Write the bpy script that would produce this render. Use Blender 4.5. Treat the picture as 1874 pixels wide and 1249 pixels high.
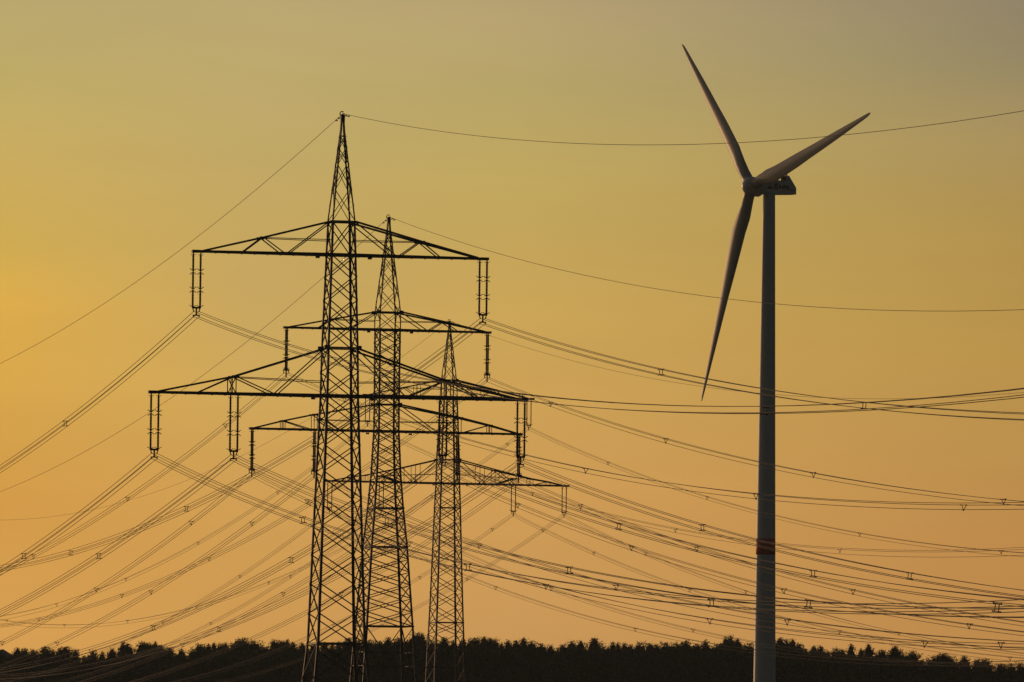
import bpy, bmesh, math, random
from mathutils import Vector, Matrix

scene = bpy.context.scene
for o in list(bpy.data.objects):
    bpy.data.objects.remove(o)
COL = scene.collection
R = math.radians
EYE = 4.0                                   # eye height above the plain the pylons stand on

# ------------------------------------------------------------------ camera
cam = bpy.data.cameras.new('camera')
cam.sensor_width = 36.0
cam.lens = 36.0 * 14417.0 / 1874.0          # long telephoto
cam.clip_start = 1.0
cam.clip_end = 20000.0
cam_o = bpy.data.objects.new('camera', cam)
COL.objects.link(cam_o)
cam_o.matrix_world = (Matrix.Translation((0, 0, EYE)) @ Matrix.Rotation(math.pi/2 + 0.0516, 4, 'X')
                      @ Matrix.Rotation(0.0112, 4, 'Z'))
scene.camera = cam_o
scene.cycles.use_denoising = True
scene.view_settings.view_transform = 'Standard'
scene.view_settings.look = 'None'
scene.view_settings.exposure = 0.0
scene.view_settings.gamma = 1.0
scene.view_settings.use_curve_mapping = False

# ------------------------------------------------------------------ light
SUN_AZ, SUN_EL = -33.0, 3.0                 # degrees from the view direction (+Y), positive to the right
def srgb(r, g, b):
    f = lambda c: (c/255/12.92) if c/255 <= 0.04045 else ((c/255+0.055)/1.055)**2.4
    return (f(r), f(g), f(b), 1.0)

world = bpy.data.worlds.new('World')
scene.world = world
world.use_nodes = True
wn, wl = world.node_tree.nodes, world.node_tree.links
wn.clear()
def math_node(op, a=None, b=None, c=None, clamp=False):
    n = wn.new('ShaderNodeMath'); n.operation = op; n.use_clamp = clamp
    for i, v in enumerate((a, b, c)):
        if v is None: continue
        if isinstance(v, (int, float)): n.inputs[i].default_value = v
        else: wl.new(v, n.inputs[i])
    return n.outputs[0]
tc = wn.new('ShaderNodeTexCoord')
sep = wn.new('ShaderNodeSeparateXYZ'); wl.new(tc.outputs['Generated'], sep.inputs[0])
elev = math_node('MULTIPLY', math_node('ARCSINE', sep.outputs['Z']), 180/math.pi)
azim = math_node('MULTIPLY', math_node('ARCTAN2', sep.outputs['X'], sep.outputs['Y']), 180/math.pi)
efac = math_node('DIVIDE', elev, 30.0, clamp=True)
def ramp(stops):
    n = wn.new('ShaderNodeValToRGB'); n.color_ramp.interpolation = 'B_SPLINE' if False else 'EASE'
    n.color_ramp.interpolation = 'LINEAR'
    el = n.color_ramp.elements
    while len(el) > 1: el.remove(el[-1])
    el[0].position = stops[0][0]/30.0; el[0].color = srgb(*stops[0][1])
    for p, c in stops[1:]:
        e = el.new(p/30.0); e.color = srgb(*c)
    wl.new(efac, n.inputs[0])
    return n.outputs[0]
# evening sky: dusty orange by the horizon, golden a little higher, fading to grey; warmer towards the sun
LEFT = [(0, (212.2, 155.9, 82.3)), (0.81, (217.7, 161.3, 82.3)), (1.69, (206.7, 150.8, 67.8)), (2.6, (208.7, 160.5, 68.0)), (3.17, (212.9, 165.1, 66.0)), (3.63, (192.2, 160.7, 73.1)), (4.19, (187.7, 161.0, 85.8)), (4.79, (172.3, 158.1, 93.3)), (5.36, (167.1, 154.3, 102.1)), (9, (140, 135, 118)), (16, (104, 106, 108)), (30, (74, 80, 92))]
MID = [(0, (197.4, 146.2, 86.0)), (1.02, (204.3, 153.5, 87.5)), (1.85, (206.9, 155.7, 84.5)), (3.21, (193.3, 158.3, 82.1)), (4.11, (179.4, 157.7, 87.3)), (4.79, (168.0, 153.4, 96.6)), (5.39, (167.6, 149.7, 107.7)), (9, (132, 128, 116)), (16, (100, 103, 106)), (30, (72, 78, 90))]
QUART = [(0, (202.6, 148.7, 81.4)), (1.0, (207.5, 154.7, 81.4)), (1.87, (206.0, 157.8, 83.2)), (2.66, (198.3, 163.0, 88.6)), (3.28, (185.8, 157.4, 91.5)), (3.83, (185.2, 159.2, 91.7)), (4.43, (173.7, 155.1, 96.2)), (5.18, (172.4, 157.3, 104.5)), (5.4, (170.4, 155.3, 106.5)), (9, (136, 131, 117)), (16, (102, 104, 107)), (30, (73, 79, 91))]
RIGHT = [(0, (189.6, 136.4, 75.5)), (0.79, (192.7, 139.3, 75.5)), (1.57, (189.4, 136.8, 73.0)), (2.17, (185.8, 142.2, 74.3)), (3.0, (177.5, 140.9, 68.8)), (3.87, (163.5, 134.4, 70.2)), (4.47, (155.8, 134.4, 85.4)), (5.07, (130.8, 122.3, 93.6)), (5.44, (125.0, 115.6, 95.3)), (9, (122, 116, 106)), (16, (92, 94, 98)), (30, (68, 75, 88))]
mf = wn.new('ShaderNodeMapRange'); mf.interpolation_type = 'LINEAR'; mf.clamp = True
mf.inputs['From Min'].default_value = -3.72; mf.inputs['From Max'].default_value = 3.72; mf.inputs['To Max'].default_value = 2.0
wl.new(azim, mf.inputs['Value'])
def mix_rgb(f, a, b):
    n = wn.new('ShaderNodeMix'); n.data_type = 'RGBA'; n.clamp_factor = True
    wl.new(f, n.inputs['Factor']); wl.new(a, n.inputs['A']); wl.new(b, n.inputs['B'])
    return n.outputs['Result']
mv = mf.outputs[0]
c1 = mix_rgb(math_node('MULTIPLY', mv, 2.0, clamp=True), ramp(LEFT), ramp(QUART))
c2 = mix_rgb(math_node('SUBTRACT', math_node('MULTIPLY', mv, 2.0), 1.0, clamp=True), c1, ramp(MID))
c3 = mix_rgb(math_node('SUBTRACT', mv, 1.0, clamp=True), c2, ramp(RIGHT))
# thin veils of high haze: very faint flat streaks, the same all round the sky
comb = wn.new('ShaderNodeCombineXYZ')
wl.new(math_node('MULTIPLY', azim, 0.22), comb.inputs[0]); wl.new(math_node('MULTIPLY', elev, 1.5), comb.inputs[1])
veil = wn.new('ShaderNodeTexNoise'); veil.inputs['Scale'].default_value = 1.0; veil.inputs['Detail'].default_value = 4; veil.inputs['Roughness'].default_value = .55
wl.new(comb.outputs[0], veil.inputs['Vector'])
vsc = math_node('MULTIPLY_ADD', veil.outputs['Fac'], 0.16, 0.92)
vm = wn.new('ShaderNodeVectorMath'); vm.operation = 'SCALE'; wl.new(c3, vm.inputs[0]); wl.new(vsc, vm.inputs['Scale'])
sky_col = vm.outputs[0]
# the glow around the sunset dies away towards the far side of the sky
sdir = (math.sin(R(SUN_AZ))*math.cos(R(SUN_EL)), math.cos(R(SUN_AZ))*math.cos(R(SUN_EL)), math.sin(R(SUN_EL)))
dot = wn.new('ShaderNodeVectorMath'); dot.operation = 'DOT_PRODUCT'
wl.new(tc.outputs['Generated'], dot.inputs[0]); dot.inputs[1].default_value = sdir
ang = math_node('MULTIPLY', math_node('ARCCOSINE', dot.outputs['Value']), 180/math.pi)
fall = math_node('POWER', math.e, math_node('MULTIPLY', math_node('MAXIMUM', math_node('SUBTRACT', ang, 38.0), 0.0), -1/22.0))
glow = wn.new('ShaderNodeVectorMath'); glow.operation = 'SCALE'
wl.new(sky_col, glow.inputs[0]); wl.new(fall, glow.inputs['Scale'])
sky = wn.new('ShaderNodeTexSky'); sky.sky_type = 'NISHITA'; sky.sun_disc = False
sky.sun_elevation = R(SUN_EL); sky.sun_rotation = R(SUN_AZ); sky.dust_density = 3.0
SKY_STRENGTH = 0.024
nsc = wn.new('ShaderNodeVectorMath'); nsc.operation = 'SCALE'; nsc.inputs['Scale'].default_value = SKY_STRENGTH
wl.new(sky.outputs[0], nsc.inputs[0])
add = wn.new('ShaderNodeVectorMath'); add.operation = 'ADD'
wl.new(glow.outputs[0], add.inputs[0]); wl.new(nsc.outputs[0], add.inputs[1])
bg = wn.new('ShaderNodeBackground'); wl.new(add.outputs[0], bg.inputs['Color'])
out = wn.new('ShaderNodeOutputWorld'); wl.new(bg.outputs[0], out.inputs[0])

sun = bpy.data.lights.new('sun', 'SUN'); sun.energy = 1.0; sun.angle = R(0.6); sun.color = (1.0, 0.57, 0.29)
sun_o = bpy.data.objects.new('sun', sun); COL.objects.link(sun_o)
sun_o.rotation_euler = Vector(sdir).to_track_quat('Z', 'Y').to_euler()

# ------------------------------------------------------------------ helpers
def material(name, col, rough=0.7, metal=0.0, var=0.25, scale=1.0, bump=0.0, spec=0.5):
    m = bpy.data.materials.new(name); m.use_nodes = True
    nt = m.node_tree; b = nt.nodes['Principled BSDF']
    b.inputs['Roughness'].default_value = rough; b.inputs['Metallic'].default_value = metal
    b.inputs['Specular IOR Level'].default_value = spec
    t = nt.nodes.new('ShaderNodeTexCoord'); n = nt.nodes.new('ShaderNodeTexNoise')
    n.inputs['Scale'].default_value = scale; n.inputs['Detail'].default_value = 5
    nt.links.new(t.outputs['Object'], n.inputs['Vector'])
    r = nt.nodes.new('ShaderNodeMapRange')
    r.inputs['To Min'].default_value = 1 - var; r.inputs['To Max'].default_value = 1 + var
    nt.links.new(n.outputs['Fac'], r.inputs['Value'])
    v = nt.nodes.new('ShaderNodeVectorMath'); v.operation = 'SCALE'; v.inputs[0].default_value = col
    nt.links.new(r.outputs[0], v.inputs['Scale']); nt.links.new(v.outputs[0], b.inputs['Base Color'])
    if bump:
        bp = nt.nodes.new('ShaderNodeBump'); bp.inputs['Strength'].default_value = bump
        nt.links.new(n.outputs['Fac'], bp.inputs['Height']); nt.links.new(bp.outputs[0], b.inputs['Normal'])
    return m

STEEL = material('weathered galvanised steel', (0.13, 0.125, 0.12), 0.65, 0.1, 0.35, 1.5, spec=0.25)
PORCELAIN = material('brown glazed porcelain', (0.035, 0.02, 0.016), 0.5, 0, 0.2, 3)
FITTING = material('dark fitting steel', (0.04, 0.04, 0.04), 0.7, 0.0, 0.3, 5, spec=0.2)
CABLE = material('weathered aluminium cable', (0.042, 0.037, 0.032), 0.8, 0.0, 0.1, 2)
TOWER = material('pale grey tower paint', (0.62, 0.63, 0.64), 0.55, 0, 0.06, 0.35)
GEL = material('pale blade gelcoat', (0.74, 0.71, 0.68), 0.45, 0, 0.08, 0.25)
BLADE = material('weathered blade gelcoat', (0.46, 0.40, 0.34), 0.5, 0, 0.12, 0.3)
RED = material('red warning paint', (0.60, 0.035, 0.012), 0.6, 0, 0.12, 0.6)
DARK = material('dark lettering', (0.012, 0.012, 0.014), 0.9, 0, 0.1, 1, spec=0.05)
GLASS = material('lamp glass', (0.6, 0.6, 0.6), 0.1, 0, 0.05, 1)
CONCRETE = material('concrete footing', (0.3, 0.29, 0.27), 0.9, 0, 0.2, 2, 0.3)
BARK = material('pine bark', (0.10, 0.065, 0.04), 0.95, 0, 0.4, 2, 0.4)
LEAF = [material('dark pine needles', (0.065, 0.080, 0.045), 0.85, 0, 0.5, 0.6),
        material('olive pine needles', (0.080, 0.092, 0.045), 0.85, 0, 0.5, 0.6),
        material('brownish foliage', (0.090, 0.075, 0.045), 0.85, 0, 0.5, 0.6)]
GRASS = material('dry meadow grass', (0.09, 0.085, 0.04), 0.95, 0, 0.4, 0.02, 0.4)

def link(name, mesh, parent=None, mat=None):
    o = bpy.data.objects.new(name, mesh); COL.objects.link(o)
    if parent is not None: o.parent = parent
    if mat is not None and len(mesh.materials) == 0: mesh.materials.append(mat)
    return o

def empty(name, loc, rz=0.0, **props):
    o = bpy.data.objects.new(name, None); COL.objects.link(o)
    o.location = loc; o.rotation_euler = (0, 0, rz); o.empty_display_size = 1
    for k, v in props.items(): o[k] = v
    return o

def mesh_of(name, verts, faces, mat, smooth=False):
    me = bpy.data.meshes.new(name); me.from_pydata([tuple(v) for v in verts], [], faces)
    me.materials.append(mat)
    if smooth: me.polygons.foreach_set('use_smooth', [True]*len(me.polygons))
    me.update()
    return me

class MB:
    """collects shapes for ONE mesh"""
    def __init__(s): s.v = []; s.f = []
    def raw(s, verts, faces):
        n = len(s.v); s.v += [tuple(v) for v in verts]; s.f += [tuple(i+n for i in f) for f in faces]
    def box(s, c, h, M=None):
        vs = [Vector((x*h[0], y*h[1], z*h[2])) for z in (-1, 1) for y in (-1, 1) for x in (-1, 1)]
        if M is not None: vs = [M @ v for v in vs]
        s.raw([v + Vector(c) for v in vs], [(0,2,3,1),(4,5,7,6),(0,1,5,4),(2,6,7,3),(0,4,6,2),(1,3,7,5)])
    def tube(s, pts, rad, n=6, cap=True):
        pts = [Vector(p) for p in pts]
        rings = []
        for i, p in enumerate(pts):
            d = (pts[min(i+1, len(pts)-1)] - pts[max(i-1, 0)]).normalized()
            up = Vector((0, 0, 1)) if abs(d.z) < 0.9 else Vector((1, 0, 0))
            a = d.cross(up).normalized(); b = d.cross(a)
            r = rad[i] if isinstance(rad, (list, tuple)) else rad
            rings.append([p + a*(r*math.cos(2*math.pi*k/n)) + b*(r*math.sin(2*math.pi*k/n)) for k in range(n)])
        vs = [v for r_ in rings for v in r_]
        fs = []
        for i in range(len(rings)-1):
            for k in range(n):
                fs.append((i*n+k, i*n+(k+1) % n, (i+1)*n+(k+1) % n, (i+1)*n+k))
        if cap:
            fs.append(tuple(range(n-1, -1, -1))); fs.append(tuple((len(rings)-1)*n+k for k in range(n)))
        s.raw(vs, fs)
    def mesh(s, name, mat, smooth=False): return mesh_of(name, s.v, s.f, mat, smooth)

def bar_matrix(a, b, w, twist=0.0):
    a, b = Vector(a), Vector(b); d = b - a
    q = d.to_track_quat('Z', 'Y').to_matrix().to_4x4()
    return Matrix.Translation(a) @ q @ Matrix.Rotation(twist, 4, 'Z') @ Matrix.Diagonal((w, w, d.length, 1))

def angle_profile():
    """unit rolled steel angle, one metre long, legs one unit wide"""
    t = 0.14
    P = [(-.5,-.5), (.5,-.5), (.5,-.5+t), (-.5+t,-.5+t), (-.5+t,.5), (-.5,.5)]
    v = [(x, y, 0) for x, y in P] + [(x, y, 1) for x, y in P]
    f = [(i, (i+1) % 6, (i+1) % 6+6, i+6) for i in range(6)]
    f += [(3,2,1,0), (5,4,3,0), (6,7,8,9), (6,9,10,11)]
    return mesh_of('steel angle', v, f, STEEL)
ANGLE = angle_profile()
def add_bar(name, parent, a, b, w, twist=0.0):
    o = link(name, ANGLE, parent); o.matrix_local = bar_matrix(a, b, w, twist)
    return o
def plate_mesh():
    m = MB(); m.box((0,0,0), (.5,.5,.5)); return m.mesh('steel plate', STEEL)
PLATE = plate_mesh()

# ------------------------------------------------------------------ terrain
def ground_z(x, y):
    r = math.hypot(x, y)
    z = 2.3*math.exp(-(r/70.0)**2)                                # the low rise the photographer stands on
    t = min(1, max(0, (y-1540)/180.0)); z += 4.0*t*t*(3-2*t)      # ground climbs a little to the wood
    return z
def axis_vals(lo, hi, mid_lo, mid_hi, n_mid, n_out):
    a = [lo + (mid_lo-lo)*(i/n_out)**0.6 for i in range(n_out)]
    b = [mid_lo + (mid_hi-mid_lo)*i/n_mid for i in range(n_mid)]
    c = [mid_hi + (hi-mid_hi)*(i/n_out)**1.7 for i in range(n_out+1)]
    return a + b + c
xs = axis_vals(-2600, 2600, -260, 260, 30, 14); ys = axis_vals(-900, 4200, -260, 1900, 110, 14)
gv = [(x, y, ground_z(x, y)) for y in ys for x in xs]
nx = len(xs)
gf = [(j*nx+i, j*nx+i+1, (j+1)*nx+i+1, (j+1)*nx+i) for j in range(len(ys)-1) for i in range(nx-1)]
g = link('ground', mesh_of('ground', gv, gf, GRASS, True)); g['kind'] = 'structure'
# evening haze over the plain
def haze_box():
    me = bpy.data.meshes.new('haze'); x0, x1, y0, y1, z0, z1 = -2700, 2700, -1000, 4300, -1.5, 165
    v = [(x, y, z) for z in (z0, z1) for y in (y0, y1) for x in (x0, x1)]
    me.from_pydata(v, [], [(0,2,3,1),(4,5,7,6),(0,1,5,4),(2,6,7,3),(0,4,6,2),(1,3,7,5)])
    m = bpy.data.materials.new('haze'); m.use_nodes = True; nt = m.node_tree; nt.nodes.clear()
    vol = nt.nodes.new('ShaderNodeVolumePrincipled'); vol.inputs['Color'].default_value = (.74, .89, 1.0, 1)
    vol.inputs['Density'].default_value = HAZE; vol.inputs['Anisotropy'].default_value = 0.35
    o_ = nt.nodes.new('ShaderNodeOutputMaterial'); nt.links.new(vol.outputs[0], o_.inputs['Volume'])
    me.materials.append(m)
    o = bpy.data.objects.new('haze', me); COL.objects.link(o); o['kind'] = 'stuff'; o['label'] = 'thin golden evening haze over the plain'
HAZE = 3.3e-5
haze_box()

# ------------------------------------------------------------------ pylons
# the three lines: where the pylon stands, how its arms are turned, how the conductors hang
LINES = {
 1: dict(X=-13.718, Y=626.999, ph=0.2426, phl=0.2426, u=11.70, l=14.95, i=8.531, zE=50.402, zU=34.102, zL=22.777,
         br=-0.1338, bl=-0.1359, bEr=-0.1244, bEl=-0.1285, c=2.9325e-4, cE=2.7641e-4),
 2: dict(X=-12.352, Y=779.771, ph=0.2614, phl=0.2540, u=10.264, l=13.617, i=7.30, zE=52.481, zU=36.601, zL=26.674,
         br=-0.1474, bl=-0.1550, bEr=-0.1566, bEl=-0.1668, c=2.7844e-4, cE=2.9665e-4),
 3: dict(X=-9.274, Y=1164.117, ph=0.2886, phl=0.2788, u=12.423, l=18.032, i=10.167, zE=63.044, zU=47.383, zL=34.555,
         br=-0.1735, bl=-0.1779, bEr=-0.1581, bEl=-0.1649, c=3.0859e-4, cE=3.015e-4)}
# height above the plain, half width of the body; where rings sit and how tall the X panels are
BODY = {
 1: dict(prof=[(0,3.14),(9.16,2.253),(12.12,1.966),(19.99,1.709),(31.83,1.31),(35.65,1.248),(43.09,1.027),(45.74,.944),(53.05,.17),(54.2,.11)],
         rings=[(0,0),(12.12,3.1),(31.83,2.27),(35.65,1.9),(43.09,1.95),(45.74,2.65),(50.3,2.28),(52.6,1.15)],
         leg=(.20,.15,.10), brace=(.085,.07), strong=[12.12,31.83,35.65,43.09,45.74], gusset=[35.65]),
 2: dict(prof=[(0,3.43),(10.4,2.758),(15.86,2.407),(23.71,1.871),(27.55,1.514),(30.9,1.271),(35.17,1.082),(37.82,1.071),(45.23,1.087),(46.96,1.082),(55.24,.18),(56.3,.11)],
         rings=[(0,0),(8.2,8),(15.86,8),(23.71,1.35),(27.55,1.3),(35.17,1.25),(37.82,1.3),(45.23,1.2),(46.96,1.8),(52.4,1.85),(54.8,1.2)],
         leg=(.20,.16,.10), brace=(.09,.075), strong=[15.86,23.71,27.55,35.17,37.82,45.23,46.96], gusset=[37.82,46.96]),
 3: dict(prof=[(0,2.82),(13.65,2.399),(19.22,2.229),(25.68,2.003),(33.76,1.769),(39.33,1.616),(42.93,1.486),(46.44,1.43),(55.73,1.07),(58.24,.953),(65.9,.17),(66.85,.12)],
         rings=[(0,0),(20.65,2.6),(22.37,1.9),(39.33,2.15),(42.93,1.9),(46.44,1.8),(55.73,1.75),(58.24,2.5),(62.4,2.1),(65.2,1.3)],
         leg=(.23,.20,.12), brace=(.10,.085), strong=[22.37,39.33,42.93,46.44,55.73,58.24], gusset=[46.44,58.24]),
}
# arms: z of the bottom chord, height at the body, top chord nodes (x, h), posts, struts (x,h -> x,h), reach
ARMS = {
 1: [dict(z=43.09, H=2.65, tip=11.85, top=[(6.45,1.22),(11.2,.06)], posts=[], struts=[((6.45,1.22),(8.05,0)),((6.45,1.22),(4.75,0)),((.95,2.6),(4.35,0))], ties=[((6.2,1.2),(1.0,1.15))], att=[11.70], w=.22),
     dict(z=31.83, H=3.75, tip=15.22, top=[(8.6,1.38),(14.7,.07)], posts=[8.55,8.95], struts=[((8.6,1.38),(11.6,0)),((8.6,1.38),(5.4,0)),((1.25,3.6),(5.25,0))], ties=[((8.3,1.32),(1.3,1.1))], att=[14.95,8.531], w=.24)],
 2: [dict(z=45.23, H=1.78, tip=10.35, top=[(5.65,.93),(10.0,.06)], posts=[], struts=[((5.65,.93),(7.1,0)),((5.65,.93),(4.15,0)),((1.08,1.75),(3.85,0))], ties=[((5.5,.9),(1.1,.85))], att=[10.264], w=.22),
     dict(z=35.17, H=2.65, tip=13.68, top=[(7.4,1.5),(10.5,.82),(13.4,.07)], posts=[7.2,7.5,10.4,10.7], struts=[((10.5,.82),(7.7,0)),((7.4,1.5),(5.0,0)),((1.08,2.6),(5.0,0))], ties=[((7.3,1.0),(1.1,.95))], att=[13.617,7.30], w=.24)],
 3: [dict(z=55.73, H=2.5, tip=12.95, top=[(6.9,1.25),(12.2,.08)], posts=[4.6,5.2], struts=[((6.9,1.25),(8.6,0)),((6.9,1.25),(4.9,0)),((1.0,2.4),(4.4,0))], ties=[((6.6,1.2),(1.0,1.1))], att=[12.423], w=.30),
     dict(z=42.93, H=3.5, tip=18.5, top=[(7.3,2.1),(12.7,.95),(15.4,.55),(17.6,.09)], posts=[4.6,5.3,7.0,7.6,12.4,13.0,15.2,15.8],
          struts=[((7.3,2.1),(10.2,0)),((7.3,2.1),(4.9,0)),((1.45,3.4),(5.6,0)),((15.4,.55),(13.0,0)),((7.5,.05),(9.9,.85))],
          ties=[((10.2,.95),(1.5,1.35))], bracket=True, att=[18.032,10.167], w=.30)],
}
HANG = {1: dict(kind='quad', spread=.30, along=0, rods=3), 2: dict(kind='tri', spread=0, along=.30, rods=3), 3: dict(kind='tri', spread=.32, along=0, rods=1)}

def interp(prof, z):
    for (z0, a0), (z1, a1) in zip(prof, prof[1:]):
        if z <= z1: return a0 + (a1-a0)*(z-z0)/(z1-z0)
    return prof[-1][1]

def insulator_mesh(length, sections, r_core, r_shed):
    m = MB(); pts = []; rad = []
    gap = 0.16 if sections > 1 else 0
    sec = (length - gap*(sections-1))/sections
    z = 0.0
    for s_ in range(sections):
        n = max(5, int(sec/0.11))
        for k in range(n):
            for dz, rr in ((0.05, r_core), (0.35, r_shed), (0.55, r_shed*0.9), (0.9, r_core)):
                pts.append((0, 0, z - (k+dz)*sec/n)); rad.append(rr)
        z -= sec
        if s_ < sections-1:
            pts.append((0, 0, z-gap*.1)); rad.append(r_core*.6); pts.append((0, 0, z-gap*.9)); rad.append(r_core*.6)
            z -= gap
    m.tube(pts, rad, 7)
    return m.mesh('insulator rods', PORCELAIN)
def horn_mesh(s, both):
    m = MB()
    for sx in (-1, 1):
        m.tube([(0,0,0), (sx*.14*s,0,.02*s), (sx*.30*s,0,.14*s), (sx*.38*s,0,.13*s)], .034*s, 4)
        if both:
            m.tube([(0,0,-.16*s), (sx*.14*s,0,-.18*s), (sx*.30*s,0,-.30*s), (sx*.38*s,0,-.29*s)], .034*s, 4)
    m.box((0,0,-.08*s if both else 0), (.06*s,.06*s,.10*s if both else .04*s))
    return m.mesh('arcing horns', FITTING)
def yoke_mesh(kind, spread):
    """origin at the centre of the bundle"""
    m = MB()
    if kind == 'quad':
        m.box((0,0,.50), (spread+.06,.05,.075)); m.box((0,0,.18), (.06,.05,.32))
        m.box((0,0,-.10), (.27,.05,.05))
        for sx in (-1, 1):
            m.tube([(sx*(spread-.02),0,.48), (sx*(spread-.04),0,.34), (sx*.22,0,.23)], .045, 5)
            m.tube([(sx*.25,0,-.10), (sx*.25,0,-.18), (sx*.22,0,-.22)], .045, 5)
            m.box((sx*.21,0,.205), (.05,.12,.035)); m.box((sx*.21,0,-.235), (.05,.12,.035))
    else:
        m.box((0,0,.42), (max(spread,.22)+.05,max(.05,.30 if spread == 0 else .05),.07)); m.box((0,0,.08), (.06,.05,.34))
        for sx in (-1, 1):
            m.tube([(sx*.25,0,.40), (sx*.27,0,.24), (sx*.23,0,.13)], .045, 5)
            m.box((sx*.22,0,.12), (.05,.13,.035))
        m.box((0,0,-.27), (.05,.13,.04))
    return m.mesh('yoke', FITTING)

def build_pylon(k, label):
    L, B, H = LINES[k], BODY[k], HANG[k]
    root = empty('power_pylon', (L['X'], L['Y'], 0), L['ph'], label=label, category='power pylon', group='steel lattice pylons of the power lines')
    prof = B['prof']; A = lambda z: interp(prof, z)
    ztop = prof[-1][0]
    lw0, lw1, lw2 = B['leg']
    zarm = B['rings'][-4][0] if k != 1 else 45.74
    # legs: four tapering angle-iron corner posts following the kinks of the body
    for sx in (-1, 1):
        for sy in (-1, 1):
            m = MB()
            zs = [z for z, a in prof]
            for z0, z1 in zip(zs, zs[1:]):
                w = lw0 + (lw1-lw0)*min(1, z0/36.0) if z0 < zarm-.1 else lw2
                a0, a1 = interp(prof, z0+1e-6) if z0 else prof[0][1], interp(prof, z1)
                p0 = Vector((sx*a0, sy*a0, z0)); p1 = Vector((sx*a1, sy*a1, z1))
                t = .022 + .1*w
                # two flat legs of the angle meeting at the corner
                for (ox, oy, hx, hy) in ((-sx*w/2, 0, w/2, t/2), (0, -sy*w/2, t/2, w/2)):
                    vs = []
                    for p in (p0, p1):
                        for dx, dy in ((-hx,-hy),(hx,-hy),(hx,hy),(-hx,hy)):
                            vs.append((p.x+ox+dx, p.y+oy+dy, p.z))
                    m.raw(vs, [(0,3,2,1),(4,5,6,7),(0,1,5,4),(1,2,6,5),(2,3,7,6),(3,0,4,7)])
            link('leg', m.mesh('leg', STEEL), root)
            f = MB(); f.tube([(sx*prof[0][1], sy*prof[0][1], -.6), (sx*prof[0][1], sy*prof[0][1], .35)], [.55,.45], 10)
            link('footing', f.mesh('footing', CONCRETE), root)
    faces = [((-1,-1),(1,-1)), ((-1,1),(1,1)), ((-1,-1),(-1,1)), ((1,-1),(1,1))]
    bw0, bw1 = B['brace']
    rings = B['rings']
    for (z0, _), (z1, hgt) in zip(rings, rings[1:]):
        if k == 2 and z1 <= 16: n = 1
        else: n = max(1, round((z1-z0)/hgt if hgt else 1))
        # panels shorten upward as the body narrows
        cuts = [z0]; tot = 0; hs = []
        for i in range(n): hs.append(A(z0 + (z1-z0)*(i+.5)/n)**0.6)
        for h in hs: tot += h; cuts.append(z0 + (z1-z0)*tot/sum(hs))
        for za, zb in zip(cuts, cuts[1:]):
            for fi, (c0, c1) in enumerate(faces):
                aa, ab = A(za), A(zb)
                w = bw0 if za < zarm-.2 else bw1*.85
                stag = 0.0
                if za >= zarm-.1 and fi >= 2 and zb < rings[-2][0]:
                    stag = (zb-za)*.5; aa, ab = A(za+stag), A(zb+stag)
                p00 = (c0[0]*aa, c0[1]*aa, za+stag); p01 = (c1[0]*aa, c1[1]*aa, za+stag)
                p10 = (c0[0]*ab, c0[1]*ab, zb+stag); p11 = (c1[0]*ab, c1[1]*ab, zb+stag)
                add_bar('brace', root, p00, p11, w, .3); add_bar('brace', root, p01, p10, w, -.3)
    for z in B['strong']:
        a = A(z)
        w = .15 if z < 33 else .12
        for c0, c1 in faces:
            add_bar('belt_strut', root, (c0[0]*a, c0[1]*a, z), (c1[0]*a, c1[1]*a, z), w)
        if k in (2, 3) and z < 43:
            for s_ in (1, -1): add_bar('plan_brace', root, (-a, -s_*a, z), (a, s_*a, z), .07)
    if k == 2:
        for z in (13.3, 11.95):
            a = A(z)
            for c0, c1 in faces: add_bar('belt_strut', root, (c0[0]*a, c0[1]*a, z), (c1[0]*a, c1[1]*a, z), .07)
    if k == 1:
        z = 52.6; a = A(z)
        for c0, c1 in faces: add_bar('belt_strut', root, (c0[0]*a, c0[1]*a, z), (c1[0]*a, c1[1]*a, z), .07)
    for z in B['gusset']:
        a = A(z)
        for sx in (-1, 1):
            for sy in (-1, 1):
                o = link('gusset_plate', PLATE, root); o.location = (sx*(a+.05), sy*a, z); o.scale = (.42, .06, .34)
                o = link('gusset_plate', PLATE, root); o.location = (sx*a, sy*(a-.12), z+.01); o.scale = (.05, .30, .30)
    # climbing pegs up one corner
    m = MB(); z = 3.0
    while z < ztop-1.5:
        a = A(z); m.box((a+.10, a-.03, z), (.10,.012,.012)); m.box((a-.03, a+.10, z+.2), (.012,.10,.012)); z += .40
    o = link('climbing_pegs', m.mesh('climbing pegs', FITTING), root); o['kind'] = 'stuff'
    # head cap and the round earth wire shackle on top
    m = MB(); m.box((0,0,ztop-.15), (.16,.16,.27))
    link('head_cap', m.mesh('head cap', STEEL), root)
    m = MB(); s_ = 1.0 if k == 1 else 1.1
    m.tube([(-.05+.17*s_*math.cos(t), 0, L['zE']+EYE+.0+.17*s_*math.sin(t)) for t in [R(40+i*23) for i in range(12)]], .045, 6)
    m.box((.05,0,L['zE']+EYE-.02), (.10,.10,.035))
    m.box((0,0,(ztop+L['zE']+EYE-.14)/2), (.06,.06,max(.05,(L['zE']+EYE-.1-ztop)/2)))
    link('earth_wire_shackle', m.mesh('shackle', FITTING), root)
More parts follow.
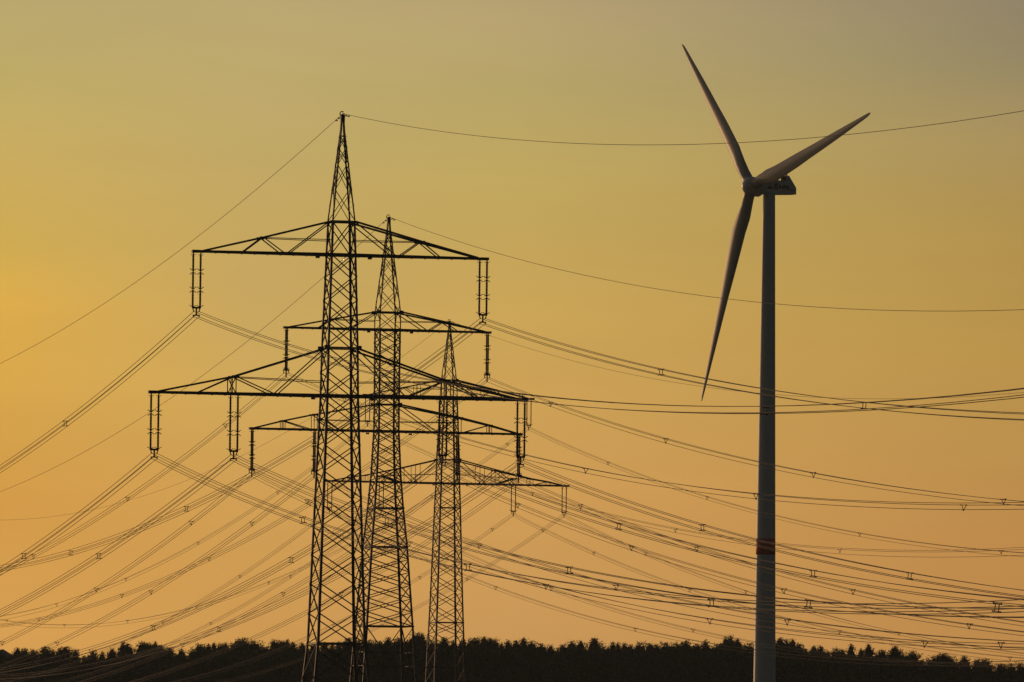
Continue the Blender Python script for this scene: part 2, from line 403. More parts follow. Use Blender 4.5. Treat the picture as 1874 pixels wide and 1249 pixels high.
    # crossarms
    for ai, arm in enumerate(ARMS[k]):
        zb, tip = arm['z'], arm['tip']; a_b = A(zb); a_t = A(zb+arm['H'])
        wt = .16
        W = lambda x: a_b + (wt-a_b)*max(0, min(1, (x-a_b)/(tip-a_b)))
        def HT(x):
            pts = [(a_t, arm['H'])] + arm['top'] + [(tip, .03)]
            for (x0, h0), (x1, h1) in zip(pts, pts[1:]):
                if x <= x1: return h0 + (h1-h0)*(x-x0)/(x1-x0)
            return 0
        m = MB()
        cw = arm['w']/2
        for sy in (-1, 1):
            line = [(-tip-.12, sy*wt), (-a_b, sy*a_b), (a_b, sy*a_b), (tip+.12, sy*wt)]
            for (x0, y0), (x1, y1) in zip(line, line[1:]):
                d = Vector((x1-x0, y1-y0, 0)); q = d.to_track_quat('X', 'Z').to_matrix()
                m.box(((x0+x1)/2, (y0+y1)/2, zb), (d.length/2+.03, .05, cw*.8), q)
                m.box(((x0+x1)/2, (y0+y1)/2, zb+cw*.7), (d.length/2+.02, .10, .016), q)
        # catwalk strip with its brackets between the chords
        m.box((0,0,zb-cw*.45), (tip-.6, .14, .025))
        n = int(tip*2/1.1)
        for i in range(n+1):
            x = -tip+.6 + (2*tip-1.2)*i/n
            m.box((x, 0, zb-cw*.45-.05), (.035, max(W(abs(x)), .16), .035))
        for sx in (-1, 1): m.box((sx*(tip-.05), 0, zb), (.32, wt+.06, cw))
        ao = link('crossarm', m.mesh('crossarm', STEEL), root)
        for sx in (-1, 1):
            for sy in (-1, 1):
                P = lambda x, h: (sx*x, sy*(W(x) if x > a_b else a_b), zb+h)
                pts = [(a_t, arm['H'])] + arm['top']
                prev = (sx*a_t, sy*a_t, zb+arm['H'])
                for (x, h) in arm['top']:
                    q = (sx*x, sy*W(x), zb+h)
                    add_bar('top_chord', ao, prev, q, .15 if k < 3 else .17); prev = q
                for x in arm['posts']:
                    if k == 1: continue
                    add_bar('post', ao, P(x, 0), P(x, HT(x)-.03), .06)
                for (p, q) in arm['struts']:
                    if k == 3 and p[1] < .1: w = .20
                    else: w = .085 if k < 3 else .10
                    s0 = (sx*p[0], sy*(W(p[0]) if p[0] > 1.6 else A(zb+p[1])), zb+p[1])
                    add_bar('strut', ao, s0, P(*q), w)
                for (p, q) in arm['ties']:
                    add_bar('tie', ao, P(*p), (sx*A(zb+q[1]), sy*A(zb+q[1]), zb+q[1]), .06)
            if arm['posts'] and k == 1:
                x0, x1 = arm['posts']
                for x in arm['posts']:
                    for sy in (-1, 1): add_bar('post', ao, (sx*x, sy*W(x), zb), (sx*x, sy*W(x), zb+HT(x)), .07)
                add_bar('post_brace', ao, (sx*x0, -W(x0), zb), (sx*x1, W(x1), zb+HT(x1)), .06)
                add_bar('post_brace', ao, (sx*x1, W(x0), zb), (sx*x0, -W(x1), zb+HT(x1)), .06)
            if arm.get('bracket'):
                for x in (9.6, 10.9):
                    for sy in (-1, 1): add_bar('hanger_post', ao, (sx*x, sy*W(x), zb), (sx*10.25, sy*.2, zb+.9), .08)
                o = link('hanger_head', PLATE, ao); o.location = (sx*10.2, 0, zb+.88); o.scale = (1.4, .9, .16)
            for node in arm['top'][:-1]:
                x, h = node
                for sy in (-1, 1):
                    o = link('gusset_plate', PLATE, ao); o.location = (sx*x, sy*W(x), zb+h-.02); o.scale = (.62, .05, .17)
                add_bar('cross_tie', ao, (sx*x, -W(x), zb+h), (sx*x, W(x), zb+h), .07)
            # plan bracing between the two bottom chords
            n = 5 if tip < 13 else 7
            for i in range(n):
                xa = a_b + (tip-a_b)*i/n; xb = a_b + (tip-a_b)*(i+1)/n; s_ = 1 if i % 2 else -1
                add_bar('plan_brace', ao, (sx*xa, s_*W(xa), zb), (sx*xb, -s_*W(xb), zb), .06)
            # small number plate below the arm
            o = link('number_plate', PLATE, ao); o.location = (sx*(a_b+1.1), -a_b, zb-cw-.17); o.scale = (.34, .02, .16)
            for xx in (-.12, .12):
                o = link('plate_hanger', PLATE, ao); o.location = (sx*(a_b+1.1)+xx, -a_b, zb-cw-.05); o.scale = (.02, .02, .12)
        # insulator strings and their yokes
        zc = (L['zU'] if ai == 0 else L['zL']) + EYE
        top = zb - cw - .06
        bot = zc + (.52 if H['kind'] == 'quad' else .46)
        length = top - bot - .12
        rods = RODS[k] = insulator_mesh(length, H['rods'], *((.065,.105) if k < 3 else (.06,.085)))
        hs = 1.0 if k < 3 else 1.1
        for x in arm['att']:
            for sx in (-1, 1):
                for q in (-1, 1):
                    px, py = sx*x + q*H['spread'], q*H['along']
                    st = link('insulator_string', rods, root); st.location = (px, py, top-.08)
                    mm = MB(); mm.box((0,0,.05), (.05,.05,.09)); link('link_fitting', mm.mesh('link', FITTING), st)
                    hh = link('arcing_horn', HORN1, st); hh.location = (0, 0, -.08); hh.scale = (hs*.6,)*3
                    hh = link('arcing_horn', HORN1, st); hh.location = (0, 0, -length+.02); hh.scale = (hs*.75,)*3
                    if H['rods'] == 3:
                        sec = (length-.32)/3
                        for j in (1, 2):
                            hh = link('arcing_horn', HORN2, st); hh.location = (0, 0, -(sec+.16)*j+.16); hh.scale = (.72,.72,.95)
                y = link('yoke', YOKES[H['kind'], H['spread']], root); y.location = (sx*x, 0, zc)
                y.scale = (1,1,1)
    return root
RODS = {}
HORN1 = horn_mesh(1.0, False); HORN2 = horn_mesh(1.0, True)
YOKES = {(h['kind'], h['spread']): yoke_mesh(h['kind'], h['spread']) for h in HANG.values()}
build_pylon(1, 'largest and nearest dark lattice pylon, its peak highest of the three')
build_pylon(2, 'middle lattice pylon just right of the nearest one, standing between it and the farthest one')
build_pylon(3, 'farthest and smallest lattice pylon, the rightmost of three, with thin smooth insulators')

# ------------------------------------------------------------------ conductors
def spacer_mesh(kind):
    m = MB()
    if kind == 'quad':
        for z in (-1, 1): m.box((0, 0, z*.21), (.24,.03,.022))
        for x in (-1, 1): m.box((x*.105, 0, 0), (.02,.03,.21))
        for x in (-1, 1):
            for z in (-1, 1): m.box((x*.21, 0, z*.21), (.035,.06,.04))
    else:
        V3 = [(-.22, .13), (.22, .13), (0, -.27)]
        for (x0, z0), (x1, z1) in (((-.27, .13), (.27, .13)), ((.24, .13), V3[2]), (V3[2], (-.12, .13))):
            d = Vector((x1-x0, 0, z1-z0)); q = d.to_track_quat('X', 'Y').to_matrix()
            m.box(((x0+x1)/2, 0, (z0+z1)/2), (d.length/2, .022, .022), q)
        for x, z in V3: m.box((x, 0, z), (.04,.06,.04))
    return m.mesh('bundle spacer', FITTING)
SPACER = {k: spacer_mesh(k) for k in ('quad', 'tri')}
SPACE_T = {(1,1): [55,107,166,222,278,330], (1,-1): [56,117,176,235,290,345,400],
           (2,1): [24,64,111,161,214,266,320,370], (2,-1): [28,76,128,177,228,280,332,384,436],
           (3,1): [40,86,150,214,272,330,390], (3,-1): [11,53,104,155,207,259,309,360,412,464]}
SPAN = {(1,1): 450, (1,-1): 460, (2,1): 520, (2,-1): 540, (3,1): 560, (3,-1): 575}
rng = random.Random(5)
def wire_pt(k, h, z0, b, c, side, t):
    L = LINES[k]; ph = L['ph'] if side > 0 else L['phl']
    dx, dy = (math.sin(ph), -math.cos(ph)) if side > 0 else (-math.sin(ph), math.cos(ph))
    return Vector((L['X'] + h*math.cos(L['ph']) + t*dx, L['Y'] + h*math.sin(L['ph']) + t*dy, z0 + b*t + c*t*t))
def steps(T):
    t = 0; o = []
    while t < T: o.append(t); t += 2.5 + t*0.03
    return o + [T]
def build_bundle(k, which, where, radius):
    L = LINES[k]; sgn = -1 if which[0] == 'L' or which == 'UL' else 1
    if which == 'E': h, zc, bl, br, c = 0, L['zE']+EYE, L['bEl'], L['bEr'], L['cE']
    else:
        sgn = {'UL': -1, 'UR': 1, 'LL': -1, 'LI': -1, 'RI': 1, 'RO': 1}[which]
        h = sgn*{'U': L['u'], 'O': L['l'], 'L': L['l'], 'I': L['i']}['U' if which[0] == 'U' else ('I' if which[1] == 'I' else 'O')]
        zc = (L['zU'] if which[0] == 'U' else L['zL'])+EYE; bl, br, c = L['bl'], L['br'], L['c']
    kind = HANG[k]['kind']
    offs = [(0, 0)] if which == 'E' else ([(-.21,.21),(.21,.21),(-.21,-.21),(.21,-.21)] if kind == 'quad' else [(-.22,.13),(.22,.13),(0,-.27)])
    origin = wire_pt(k, h, zc, 0, 0, 1, 0)
    place = {1: 'nearest', 2: 'middle', 3: 'farthest'}[k]
    if which == 'E':
        root = empty('earth_wire', origin, 0, label=f"single thin earth wire running over the peak of the {place} pylon",
                     category='cable', group='earth wires over the pylon peaks')
    else:
        n = 'four' if kind == 'quad' else 'three'
        root = empty('conductor_bundle', origin, 0, label=f"{n}-cable bundle hung from the {where} of the {place} pylon",
                     category='power line', group=f'{n}-cable bundles of the {place} pylon')
    for ox, oz in offs:
        e = 1 + rng.uniform(-.012, .012)
        pts = [wire_pt(k, h+ox, zc+oz, bl, c*e, -1, t) for t in reversed(steps(SPAN[k,-1])[1:])] + \
              [wire_pt(k, h+ox, zc+oz, br, c*e, 1, t) for t in steps(SPAN[k,1])]
        m = MB(); m.tube([p-origin for p in pts], radius, 5)
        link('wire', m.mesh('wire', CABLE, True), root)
    if which == 'E':
        for side, b, t in ((-1, bl, 1.3), (1, br, 1.3), (-1, bl, 2.2), (1, br, 2.2)):
            p = wire_pt(k, h, zc, b, c, side, t) - origin
            m = MB(); m.box((0,0,-.05), (.02,.02,.06))
            m.box((0,0,-.11), (.02,.20,.015))
            for s_ in (-1, 1): m.box((0, s_*.19, -.11), (.045,.06,.045))
            o = link('vibration_damper', m.mesh('damper', FITTING), root); o.location = p; o.rotation_euler = (0, 0, L['ph'])
    else:
        for side, b in ((1, br), (-1, bl)):
            for t in SPACE_T[k, side]:
                t += rng.uniform(-1, 1)
                p = wire_pt(k, h, zc, b, c, side, t) - origin
                slope = math.atan((b + 2*c*t)*(-1 if side > 0 else 1))
                o = link('spacer', SPACER[kind], root); o.location = p; o.rotation_euler = (slope, R(rng.uniform(-7,7)), L['ph'])
                if kind == 'tri' and rng.random() < .5: o.scale.x = -1
    return root
WHERE = {'UL': 'left end of the upper crossarm', 'UR': 'right end of the upper crossarm', 'LL': 'left end of the lower crossarm',
         'LI': 'left inner part of the lower crossarm', 'RI': 'right inner part of the lower crossarm', 'RO': 'right end of the lower crossarm'}
for k in (1, 2, 3):
    build_bundle(k, 'E', '', .020 if k == 1 else .022)
    for w, where in WHERE.items(): build_bundle(k, w, where, .023)

# ------------------------------------------------------------------ wind turbine
TX, TY = 48.75, 1500.0
PSI, TAU = 1.0486, 0.0976
turb = empty('wind_turbine', (TX, TY, 0), 0, label='tall three-bladed wind turbine with a red band round its pale tower', category='wind turbine')
def tower_r(z): return (2.27 - (2.27-1.16)*min(1, z/110.0))
def ring_tube(name, z0, z1, mat, dr=0.0, n=48):
    m = MB(); k = max(2, int((z1-z0)/4)+1)
    pts = [(0, 0, z0+(z1-z0)*i/(k-1)) for i in range(k)]
    m.tube(pts, [tower_r(p[2])+dr for p in pts], n)
    return link(name, m.mesh(name, mat, True), turb)
BZ = (41.27, 44.35)
ring_tube('tower', -0.5, 110.0, TOWER)
ring_tube('red_band', BZ[0], BZ[1], RED, .006)
for z in (22.0, 66.0, 88.0):
    m = MB(); m.tube([(0,0,z), (0,0,z+.10)], tower_r(z)+.015, 48); link('flange_seam', m.mesh('flange seam', TOWER, True), turb)
m = MB(); m.box((0, -2.26, 1.5), (.5,.06,1.1)); link('door', m.mesh('door', TOWER), turb)

bvec = Vector((math.sin(PSI), math.cos(PSI), 0))             # backwards along the nacelle
lat = Vector((math.cos(PSI), -math.sin(PSI), 0))             # towards the camera side
up = Vector((0, 0, 1))
def N(x, y, z): return bvec*x + lat*y + up*z                 # nacelle frame to turbine frame
prof = [(-2.3,110.15),(0.2,109.95),(1.4,110.0),(5.5,110.2),(5.5,111.45),(3.85,113.75),(3.3,113.75),(3.3,112.72),(1.2,112.78),(-.6,113.0),(-2.3,112.9)]
def prism(poly, y0, y1, inset=0.12):
    m = MB(); n = len(poly)
    cx = sum(p[0] for p in poly)/n; cz = sum(p[1] for p in poly)/n
    rings = []
    for y, s_ in ((y0, inset), (y0+inset*1.2, 0), (y1-inset*1.2, 0), (y1, inset)):
        ring = []
        for x, z in poly:
            d = Vector((cx-x, cz-z)); d = d.normalized()*s_
            ring.append(N(x+d.x, y, z+d.y))
        rings.append(ring)
    vs = [v for r_ in rings for v in r_]
    fs = [tuple(range(n)), tuple(3*n+k for k in range(n-1, -1, -1))]
    for i in range(3):
        for k in range(n): fs.append((i*n+k, (i+1)*n+k, (i+1)*n+(k+1) % n, i*n+(k+1) % n))
    m.raw(vs, fs); return m
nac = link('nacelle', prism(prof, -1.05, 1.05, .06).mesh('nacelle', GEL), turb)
def panel(poly, y, t, name, mat, parent):
    m = MB(); n = len(poly)
    vs = [N(x, y, z) for x, z in poly] + [N(x, y+t, z) for x, z in poly]
    fs = [tuple(range(n-1,-1,-1)), tuple(range(n, 2*n))] + [(k, (k+1) % n, (k+1) % n+n, k+n) for k in range(n)]
    m.raw(vs, fs); return link(name, m.mesh(name, mat), parent)
def stroke(m, x0, z0, x1, z1, w, y=1.052):
    d = Vector((x1-x0, z1-z0)); n_ = Vector((-d.y, d.x)).normalized()*w/2
    P = [(x0+n_.x, z0+n_.y), (x1+n_.x, z1+n_.y), (x1-n_.x, z1-n_.y), (x0-n_.x, z0-n_.y)]
    vs = [N(x, y, z) for x, z in P] + [N(x, y+.02, z) for x, z in P]
    m.raw(vs, [(3,2,1,0),(4,5,6,7)] + [(k, (k+1) % 4, (k+1) % 4+4, k+4) for k in range(4)])
LETTERS = {'E': [(0,0,0,1),(0,1,1,1),(0,.5,.9,.5),(0,0,1,0)], 'H': [(0,0,0,1),(1,0,1,1),(0,.5,1,.5)], 'N': [(0,0,0,1),(0,1,1,0),(1,0,1,1)]}
x = .62
for ch in 'EHN':
    m = MB(); w_, h_ = .78, .80
    for i, (x0, z0, x1, z1) in enumerate(LETTERS[ch]):
        zb = 111.18 - (x-.62)*.07
        stroke(m, x+x0*w_, zb+z0*h_, x+x1*w_, zb+z1*h_, .24, 1.052+.001*i)
    link('letter', m.mesh('letter '+ch, DARK), nac)
    x += 1.08
m = MB()                                                    # the emblem ahead of the letters: a small head over a spread dark foot
def flat_poly(m, poly, y):
    n = len(poly); vs = [N(x, y, z) for x, z in poly] + [N(x, y+.02, z) for x, z in poly]
    m.raw(vs, [tuple(range(n-1,-1,-1)), tuple(range(n, 2*n))] + [(k, (k+1) % n, (k+1) % n+n, k+n) for k in range(n)])
flat_poly(m, [(-1.05,111.12),(.22,110.98),(.02,111.42),(-.30,111.55),(-.42,111.95),(-.60,111.58),(-.92,111.45)], 1.052)
flat_poly(m, [(-.55+.2*math.cos(R(a)), 112.12+.2*math.sin(R(a))) for a in range(0, 360, 45)], 1.053)
link('emblem', m.mesh('emblem', DARK), nac)
m = MB(); stroke(m, 3.75, 111.0, 5.3, 110.82, .06, 1.052); stroke(m, -1.2, 111.1, .6, 110.95, .05, 1.052)
link('trim_line', m.mesh('trim line', DARK), nac)
m = MB()                                                    # recessed dark cooler opening in the raised tail
c = N(3.20, 0, 113.2); m.box(c, (.04,.86,.45), Matrix(((bvec.x, lat.x, 0), (bvec.y, lat.y, 0), (0, 0, 1))))
link('cooler_opening', m.mesh('cooler opening', DARK), nac)
for yy, h_ in ((-.55,.55), (.1,.42), (.75,.7)):             # wind vane, rod and cup anemometer
    m = MB(); m.tube([N(3.55, yy, 113.72), N(3.55, yy, 113.72+h_)], .035, 5)
    m.tube([N(3.35, yy, 113.72+h_), N(3.75, yy, 113.72+h_)], .05, 5)
    link('wind_sensor', m.mesh('wind sensor', DARK), nac)
for yy in (-.8, .45):
    m = MB(); m.tube([N(3.6, yy, 113.74), N(3.6, yy, 113.86)], .17, 8); m.tube([N(3.6, yy, 113.86), N(3.6, yy, 114.05), N(3.6, yy, 114.15)], [.14,.14,.06], 8)
    link('obstruction_lamp', m.mesh('obstruction lamp', GLASS), nac)
# rotor
nvec = Vector((-math.sin(PSI)*math.cos(TAU), -math.cos(PSI)*math.cos(TAU), math.sin(TAU)))
hubc = Vector((45.262-TX, 1498-TY, 111.411))
av = Vector((math.cos(PSI), -math.sin(PSI), 0)); bv = nvec.cross(av).normalized()
if bv.z < 0: bv = -bv
m = MB()
pts = []; rad = []
for s_, r_ in ((-2.2,1.5),(-1.8,1.78),(-.9,1.86),(0,1.86),(.5,1.74),(.95,1.54),(1.35,1.22),(1.65,.80),(1.8,.4),(1.86,.05)):
    pts.append(hubc + nvec*s_); rad.append(r_)
m.tube(pts, rad, 32)
hub = link('hub', m.mesh('hub', GEL, True), turb)
m = MB(); m.tube([hubc - nvec*1.6, hubc - nvec*2.1, hubc - nvec*2.6], [1.05,1.2,1.25], 24)
link('rotor_bearing', m.mesh('rotor bearing', GEL, True), turb)
CH = [(.0,2.1,2.1,-16),(.045,2.1,2.1,-16),(.08,2.3,2.05,-15),(.13,3.2,1.85,-14),(.2,3.65,1.45,-12.5),(.3,3.45,1.1,-11),(.4,3.1,.85,-8.5),(.5,2.6,.62,-6.5),
      (.6,2.25,.5,-5),(.7,1.9,.38,-4),(.8,1.5,.28,-3),(.88,1.15,.2,-2.5),(.94,.92,.14,-2),(.98,.68,.09,-2),(.995,.42,.06,-2),(1.0,.18,.04,-2)]
BL = 42.3
for i in range(3):
    th = 0.27604 + i*2*math.pi/3
    d = (av*math.cos(th) + bv*math.sin(th)); d = (d*math.cos(.0067) + nvec*math.sin(.0067)).normalized()
    tv = nvec.cross(d).normalized()
    rings = []; NP = 20
    for (s_, ch, tk, be) in CH:
        be = R(be); cv = tv*math.cos(be) + nvec*math.sin(be); hv = -tv*math.sin(be) + nvec*math.cos(be)
        ctr = hubc + d*(0.7 + (BL-.7)*s_)
        blend = min(1, max(0, (s_-.05)/.12))
        ring = []
        for q in range(NP):
            a = 2*math.pi*q/NP
            cx_, cz_ = math.cos(a), math.sin(a)
            xx = ch*.5*cx_; zz = tk*.5*cz_
            # airfoil: thick nose at one edge, thin tail at the other
            fx = (cx_+1)/2
            zz2 = tk*.5*cz_*(0.25 + 1.15*fx**.7) + .03*ch*(1-cx_*cx_)
            xx2 = ch*.5*cx_ - ch*.18*blend
            ring.append(ctr + cv*(xx*(1-blend) + xx2*blend) + hv*(zz*(1-blend) + zz2*blend))
        rings.append(ring)
    m = MB(); vs = [v for r_ in rings for v in r_]; fs = []
    for j in range(len(rings)-1):
        for q in range(NP): fs.append((j*NP+q, j*NP+(q+1) % NP, (j+1)*NP+(q+1) % NP, (j+1)*NP+q))
    fs.append(tuple(range(NP))); fs.append(tuple((len(rings)-1)*NP+q for q in range(NP-1, -1, -1)))
    m.raw(vs, fs)
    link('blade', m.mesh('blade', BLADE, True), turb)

# ------------------------------------------------------------------ the wood
TREES = [(-112.1,1746,23.9),(-111.2,1751,22.7),(-108.9,1748,25.0),(-107.4,1752,25.0),(-105.7,1752,24.7),(-102.5,1743,25.3),(-100.7,1742,24.7),(-100.0,1755,24.8),(-98.4,1746,25.4),(-95.9,1746,24.8),(-94.5,1758,23.5),(-92.2,1750,24.7),(-90.4,1755,24.5),(-88.0,1750,25.1),(-85.7,1752,26.6),(-84.4,1744,26.2),(-81.0,1752,26.7),(-79.8,1756,26.4),(-78.4,1750,26.8),(-77.3,1754,26.1),(-75.4,1753,25.6),(-72.3,1743,25.2),(-70.2,1754,25.4),(-68.4,1751,26.4),(-66.5,1747,26.4),(-65.1,1742,26.6),(-64.0,1756,26.5),(-62.8,1750,26.7),(-60.8,1754,26.9),(-59.3,1756,27.9),(-56.7,1753,27.2),(-54.9,1757,26.2),(-52.0,1748,27.5),(-50.6,1755,27.4),(-49.1,1749,27.5),(-48.0,1757,27.1),(-46.0,1756,26.9),(-43.0,1744,26.6),(-40.6,1744,27.0),(-39.1,1745,26.9),(-37.9,1757,27.3),(-35.6,1749,28.0),(-33.5,1752,27.6),(-31.0,1747,27.6),(-28.6,1750,27.5),(-26.7,1748,28.3),(-24.3,1748,28.1),(-21.7,1751,28.2),(-20.2,1751,29.4),(-19.4,1756,29.4),(-17.1,1753,27.7),(-14.4,1757,28.6),(-12.3,1756,27.8),(-10.1,1758,28.1),(-7.6,1753,28.5),(-5.4,1745,28.6),(-4.1,1756,28.5),(-3.2,1757,28.2),(-1.6,1756,27.4),(-0.1,1751,28.0),(1.7,1753,28.0),(3.3,1745,28.5),(5.0,1755,28.0),(7.2,1751,27.3),(9.3,1747,26.9),(11.9,1743,27.0),(14.0,1756,28.1),(16.1,1758,28.1),(19.0,1743,28.6),(21.1,1755,27.0),(23.2,1749,27.8),(24.2,1744,27.7),(25.8,1747,27.7),(27.1,1754,27.3),(29.2,1756,27.8),(31.2,1743,27.5),(32.9,1752,27.3),(34.8,1743,27.6),(37.3,1753,27.8),(39.4,1747,28.3),(42.0,1756,27.7),(44.0,1758,28.6),(46.7,1750,27.6),(48.5,1758,29.5),(49.2,1747,29.5),(50.6,1743,28.7),(53.6,1752,27.9),(55.2,1743,27.4),(58.0,1745,28.5),(60.2,1749,29.2),(61.6,1752,28.9),(62.8,1744,28.8),(64.2,1743,27.8),(66.2,1756,26.8),(67.7,1747,27.4),(69.5,1757,27.6),(71.1,1756,26.1),(72.6,1748,26.9),(74.0,1749,26.8),(76.0,1750,28.0),(78.3,1752,26.9),(80.0,1752,28.0),(81.8,1751,25.8),(83.0,1752,26.9),(86.1,1757,27.7),(88.6,1750,25.5),(89.7,1749,26.5),(91.9,1754,24.4),(94.1,1746,25.5),(96.2,1747,26.1),(98.5,1758,25.7),(101.2,1750,25.6),(104.3,1751,25.0),(105.4,1742,25.0),(109.3,1749,24.1),(111.6,1751,24.1),(113.2,1742,23.9)]
rng = random.Random(11)
CROWN_H = 9.0
def leaf_tri(vs, fs, p, s_, g):
    n = len(vs)
    a = Vector((g.gauss(0,1), g.gauss(0,1), g.gauss(0,1))).normalized(); b = a.orthogonal().normalized()
    b.rotate(Matrix.Rotation(g.uniform(0, 6.28), 3, a)); c = a.cross(b)
    vs += [p + b*s_, p - b*s_*.5 + c*s_*.75, p - b*s_*.5 - c*s_*.75]
    fs.append((n, n+1, n+2))
def crown_mesh(kind, seed):
    g = random.Random(seed); vs = []; fs = []
    rad = g.uniform(1.7, 2.2)
    def prof(z):                                               # outline radius at depth z below the tip
        t = min(1, z/CROWN_H)
        if kind == 'spire': return min(3.0, .04 + .55*z)
        if kind == 'round': return min(2.8, .30 + 1.15*z**.65)
        if kind == 'double': return min(2.8, .10 + .75*z**.9)
        return min(3.0, .06 + .66*z)
    for i in range(34):                                        # leader shoot
        z = g.uniform(0, 1.2); leaf_tri(vs, fs, Vector((g.gauss(0,.03+.12*z), g.gauss(0,.03+.12*z), -z)), g.uniform(.07,.13+.06*z), g)
    lean = Vector((g.uniform(-.12,.12), g.uniform(-.12,.12), 0))
    if kind == 'double':                                       # a second, lower leader beside the first
        dx = g.choice((-1,1))*g.uniform(.8,1.2); dz = g.uniform(.3,.9)
        for i in range(230):
            z = g.uniform(0, 2.6); q = .05+.26*z
            leaf_tri(vs, fs, Vector((dx+g.gauss(0,q), g.gauss(0,q), -dz-z)), g.uniform(.07,.12+.06*z), g)
    z = .55
    while z < CROWN_H:
        nb = g.randint(5, 8); ph = g.uniform(0, 6.28)
        for b_ in range(nb):
            an = ph + b_*6.28/nb + g.uniform(-.3,.3); L_ = prof(z)*g.choice((.6,.8,.9,1.0,1.1,1.35 if kind == 'ragged' else 1.2))*g.uniform(.9,1.1)
            rise = g.uniform(.1,.5)*L_ if kind != 'spire' else g.uniform(.0,.3)*L_
            for j in range(int(12+L_*17)):
                s_ = g.uniform(.05, 1)**.75
                p = Vector((math.cos(an)*L_*s_, math.sin(an)*L_*s_, -z + rise*s_*s_)) + lean*z*.15
                sp = .12 + .17*s_
                p += Vector((g.gauss(0,sp), g.gauss(0,sp), g.gauss(0,sp)))
                leaf_tri(vs, fs, p, g.uniform(.09, min(.30, .14+.07*z)), g)
        z += g.uniform(.55,.85)
    for i in range(700):                                       # dense heart of the crown
        z = g.uniform(.9, CROWN_H); r_ = prof(z)*.58
        a = g.uniform(0, 6.28); q = r_*math.sqrt(g.random())
        leaf_tri(vs, fs, Vector((q*math.cos(a), q*math.sin(a), -z)), g.uniform(.22,.5), g)
    return mesh_of('crown', vs, fs, LEAF[seed % 3])
KINDS = ['spire','ragged','round','double','ragged','round','spire','double','ragged','round','ragged','double','round','ragged']
CROWNS = [crown_mesh(kd, 40+i) for i, kd in enumerate(KINDS)]
def trunk_mesh():
    m = MB(); g = random.Random(2)
    m.tube([(0,0,-1), (0.05,0.02,-.66), (-.03,.05,-.3), (0,0,-.02)], [.018,.013,.009,.0015], 7)
    for i in range(9):
        z = -.05-.035*i; a = g.uniform(0, 6.28); L_ = .02+.006*i
        m.tube([(0,0,z), (math.cos(a)*L_, math.sin(a)*L_, z+.012)], [.0028,.001], 4)
    return m.mesh('trunk', BARK)
TRUNK = trunk_mesh()
GRP = 'trees along the far edge of the wood'
def zone(X):
    if X < -48: return 'dark pine in the skyline of the far wood, left of the pylons'
    if X < -10: return 'dark pine in the skyline of the far wood, behind the pylon feet'
    if X < 54: return 'dark pine in the skyline of the far wood, between pylons and turbine'
    return 'dark pine in the skyline of the far wood, right of the turbine'
SPECIAL = {-59.3: 'pointed pine standing highest on the skyline left of the lattice pylons', 1.7: 'broad-topped pine right of the farthest pylon, first rise before a dip in the skyline',
           19.0: 'pointed pine standing alone and tallest midway between farthest pylon and turbine tower', 48.5: 'left of two tallest twin treetops just left of the turbine tower',
           50.6: 'lower round treetop right of the twin tallest tops beside the turbine tower', 60.2: 'tall pine touching the right edge of the turbine tower',
           -20.2: 'tallest feathery tree seen through the gap between middle and farthest pylons', -85.7: 'round bushy treetop rising left of a notch, far left in the wood',
           86.1: 'last tall narrow pine before the deep dip at right of the wood', 96.2: 'wide-armed pine first right of the deep dip in the skyline', -112.1: 'leftmost tree of the wood, cut by the left edge of the view',
           113.2: 'rightmost tree of the wood, low beside the right edge of the view', 80.0: 'second tall rounded pine right of the turbine tower'}
def add_tree(X, Y, top, ci, wid, label, group):
    gz = ground_z(X, Y)
    t = empty('pine_tree', (X, Y, gz), rng.uniform(0, 6.28), label=label, category='tree', group=group)
    h = top - gz
    tr = link('trunk', TRUNK, t); tr.location = (0, 0, h-.3); tr.scale = (h*.75, h*.75, h)
    cr = link('crown', CROWNS[ci], t); cr.location = (0, 0, h); cr.scale = (wid, wid, rng.uniform(.9, 1.1))
    return t
LOOK = {'spire': 'pointed', 'round': 'round-topped', 'ragged': 'ragged', 'double': 'twin-topped'}
NTH = ['first', 'second', 'third', 'fourth', 'fifth', 'sixth']
ORDINAL = {}
XS_ = [t[0] for t in TREES]
for start, step, text in ((XS_.index(-10.1), 1, 'right of the farthest pylon'), (XS_.index(53.6), -1, 'left of the turbine tower'),
                          (XS_.index(60.2), 1, 'right of the turbine tower'), (len(XS_)-1, -1, 'from the right edge of the view'),
                          (0, 1, 'from the left edge of the view')):
    for q in range(6): ORDINAL.setdefault(XS_[start+step*q], f'* {NTH[q]} skyline treetop {text}')
for i, (X, Y, top) in enumerate(TREES):
    prev = TREES[i-1][0] if i else X-3; nxt = TREES[i+1][0] if i < len(TREES)-1 else X+3
    room = (nxt-prev)/2
    ci = rng.randrange(len(CROWNS))
    lab = SPECIAL.get(X) or ORDINAL.get(X)
    lab = lab.replace('*', LOOK[KINDS[ci]]) if lab else zone(X).replace('dark', LOOK[KINDS[ci]] + ' dark')
    add_tree(X, Y, top, ci, max(.75, min(1.2, .45+.32*room))*rng.uniform(.88, 1.12), lab, GRP)
def skyline(X):
    if X <= TREES[0][0]: return TREES[0][2]
    if X >= TREES[-1][0]: return TREES[-1][2]
    for a, b in zip(TREES, TREES[1:]):
        if a[0] <= X <= b[0]: return a[2] + (b[2]-a[2])*(X-a[0])/(b[0]-a[0])
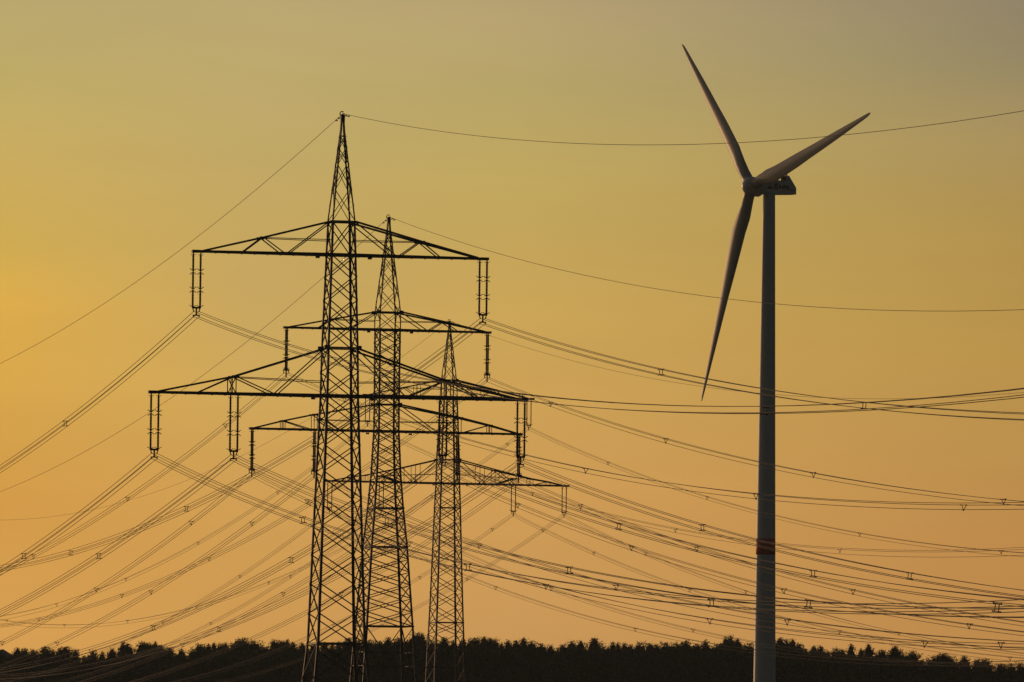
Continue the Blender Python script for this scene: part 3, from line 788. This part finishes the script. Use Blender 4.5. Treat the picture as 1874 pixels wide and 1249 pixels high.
for i in range(120):                                            # trees of the front row, their tops lower than the skyline
    X = -118 + 236*(i+.5)/120 + rng.uniform(-.7,.7)
    ci = rng.randrange(len(CROWNS))
    add_tree(X, 1736+rng.uniform(-4,4), skyline(X)-rng.uniform(1.3, 3.8), ci, rng.uniform(.8,1.15),
             zone(X).replace('dark pine in the skyline', LOOK[KINDS[ci]] + ' dark low tree below the skyline'), 'lower trees in front of the wood')
# the rest of the wood: canopy and shrub layer that reads as one dark mass
g = random.Random(8); vs = []; fs = []
def base_top(X):
    s_ = min(skyline(X-1.5), skyline(X), skyline(X+1.5)) if abs(X) < 112 else 25.0 + 1.5*math.sin(X*.05) + 1.0*math.sin(X*.21)
    return s_
NXC, NYC = 330, 9
for j in range(NYC):
    for i in range(NXC):
        X = -420 + 840*i/(NXC-1); Y = 1742 + [0, 1.5, 5, 12, 30, 80, 160, 260, 400][j]
        z = base_top(X) - 2.9 + .7*math.sin(X*1.9+j)+.5*math.sin(X*3.1+j*2)
        if j == 0: z = ground_z(X, Y) - .3
        if j == 1: z -= 3
        if j > 3: z -= .02*(Y-1742)*.3
        vs.append(Vector((X, Y, z)))
for j in range(NYC-1):
    for i in range(NXC-1):
        fs.append((j*NXC+i, j*NXC+i+1, (j+1)*NXC+i+1, (j+1)*NXC+i))
for i in range(60000):
    X = g.uniform(-125, 125) if i < 45000 else g.uniform(-420, 420); zt = base_top(X) - 2.6
    gz = 4.0; z = gz + (zt-gz)*g.random()**.6
    leaf_tri(vs, fs, Vector((X, 1741 + g.gauss(0, 1.6) + 1.2*math.sin(X*.9+z*.5), z)), g.uniform(.25,.75), g)
for i in range(9000):                                           # crowns of the wood beyond the frame's sides
    X = g.choice((-1, 1))*g.uniform(122, 420)
    leaf_tri(vs, fs, Vector((X, 1744+g.uniform(-3,8), base_top(X) - 3.5 + 3.2*abs(math.sin(X*.8))*g.random())), g.uniform(.3,.8), g)
fo = link('forest', mesh_of('forest', vs, fs, LEAF[0])); fo['kind'] = 'stuff'; fo['label'] = 'dense dark wood behind the front trees'
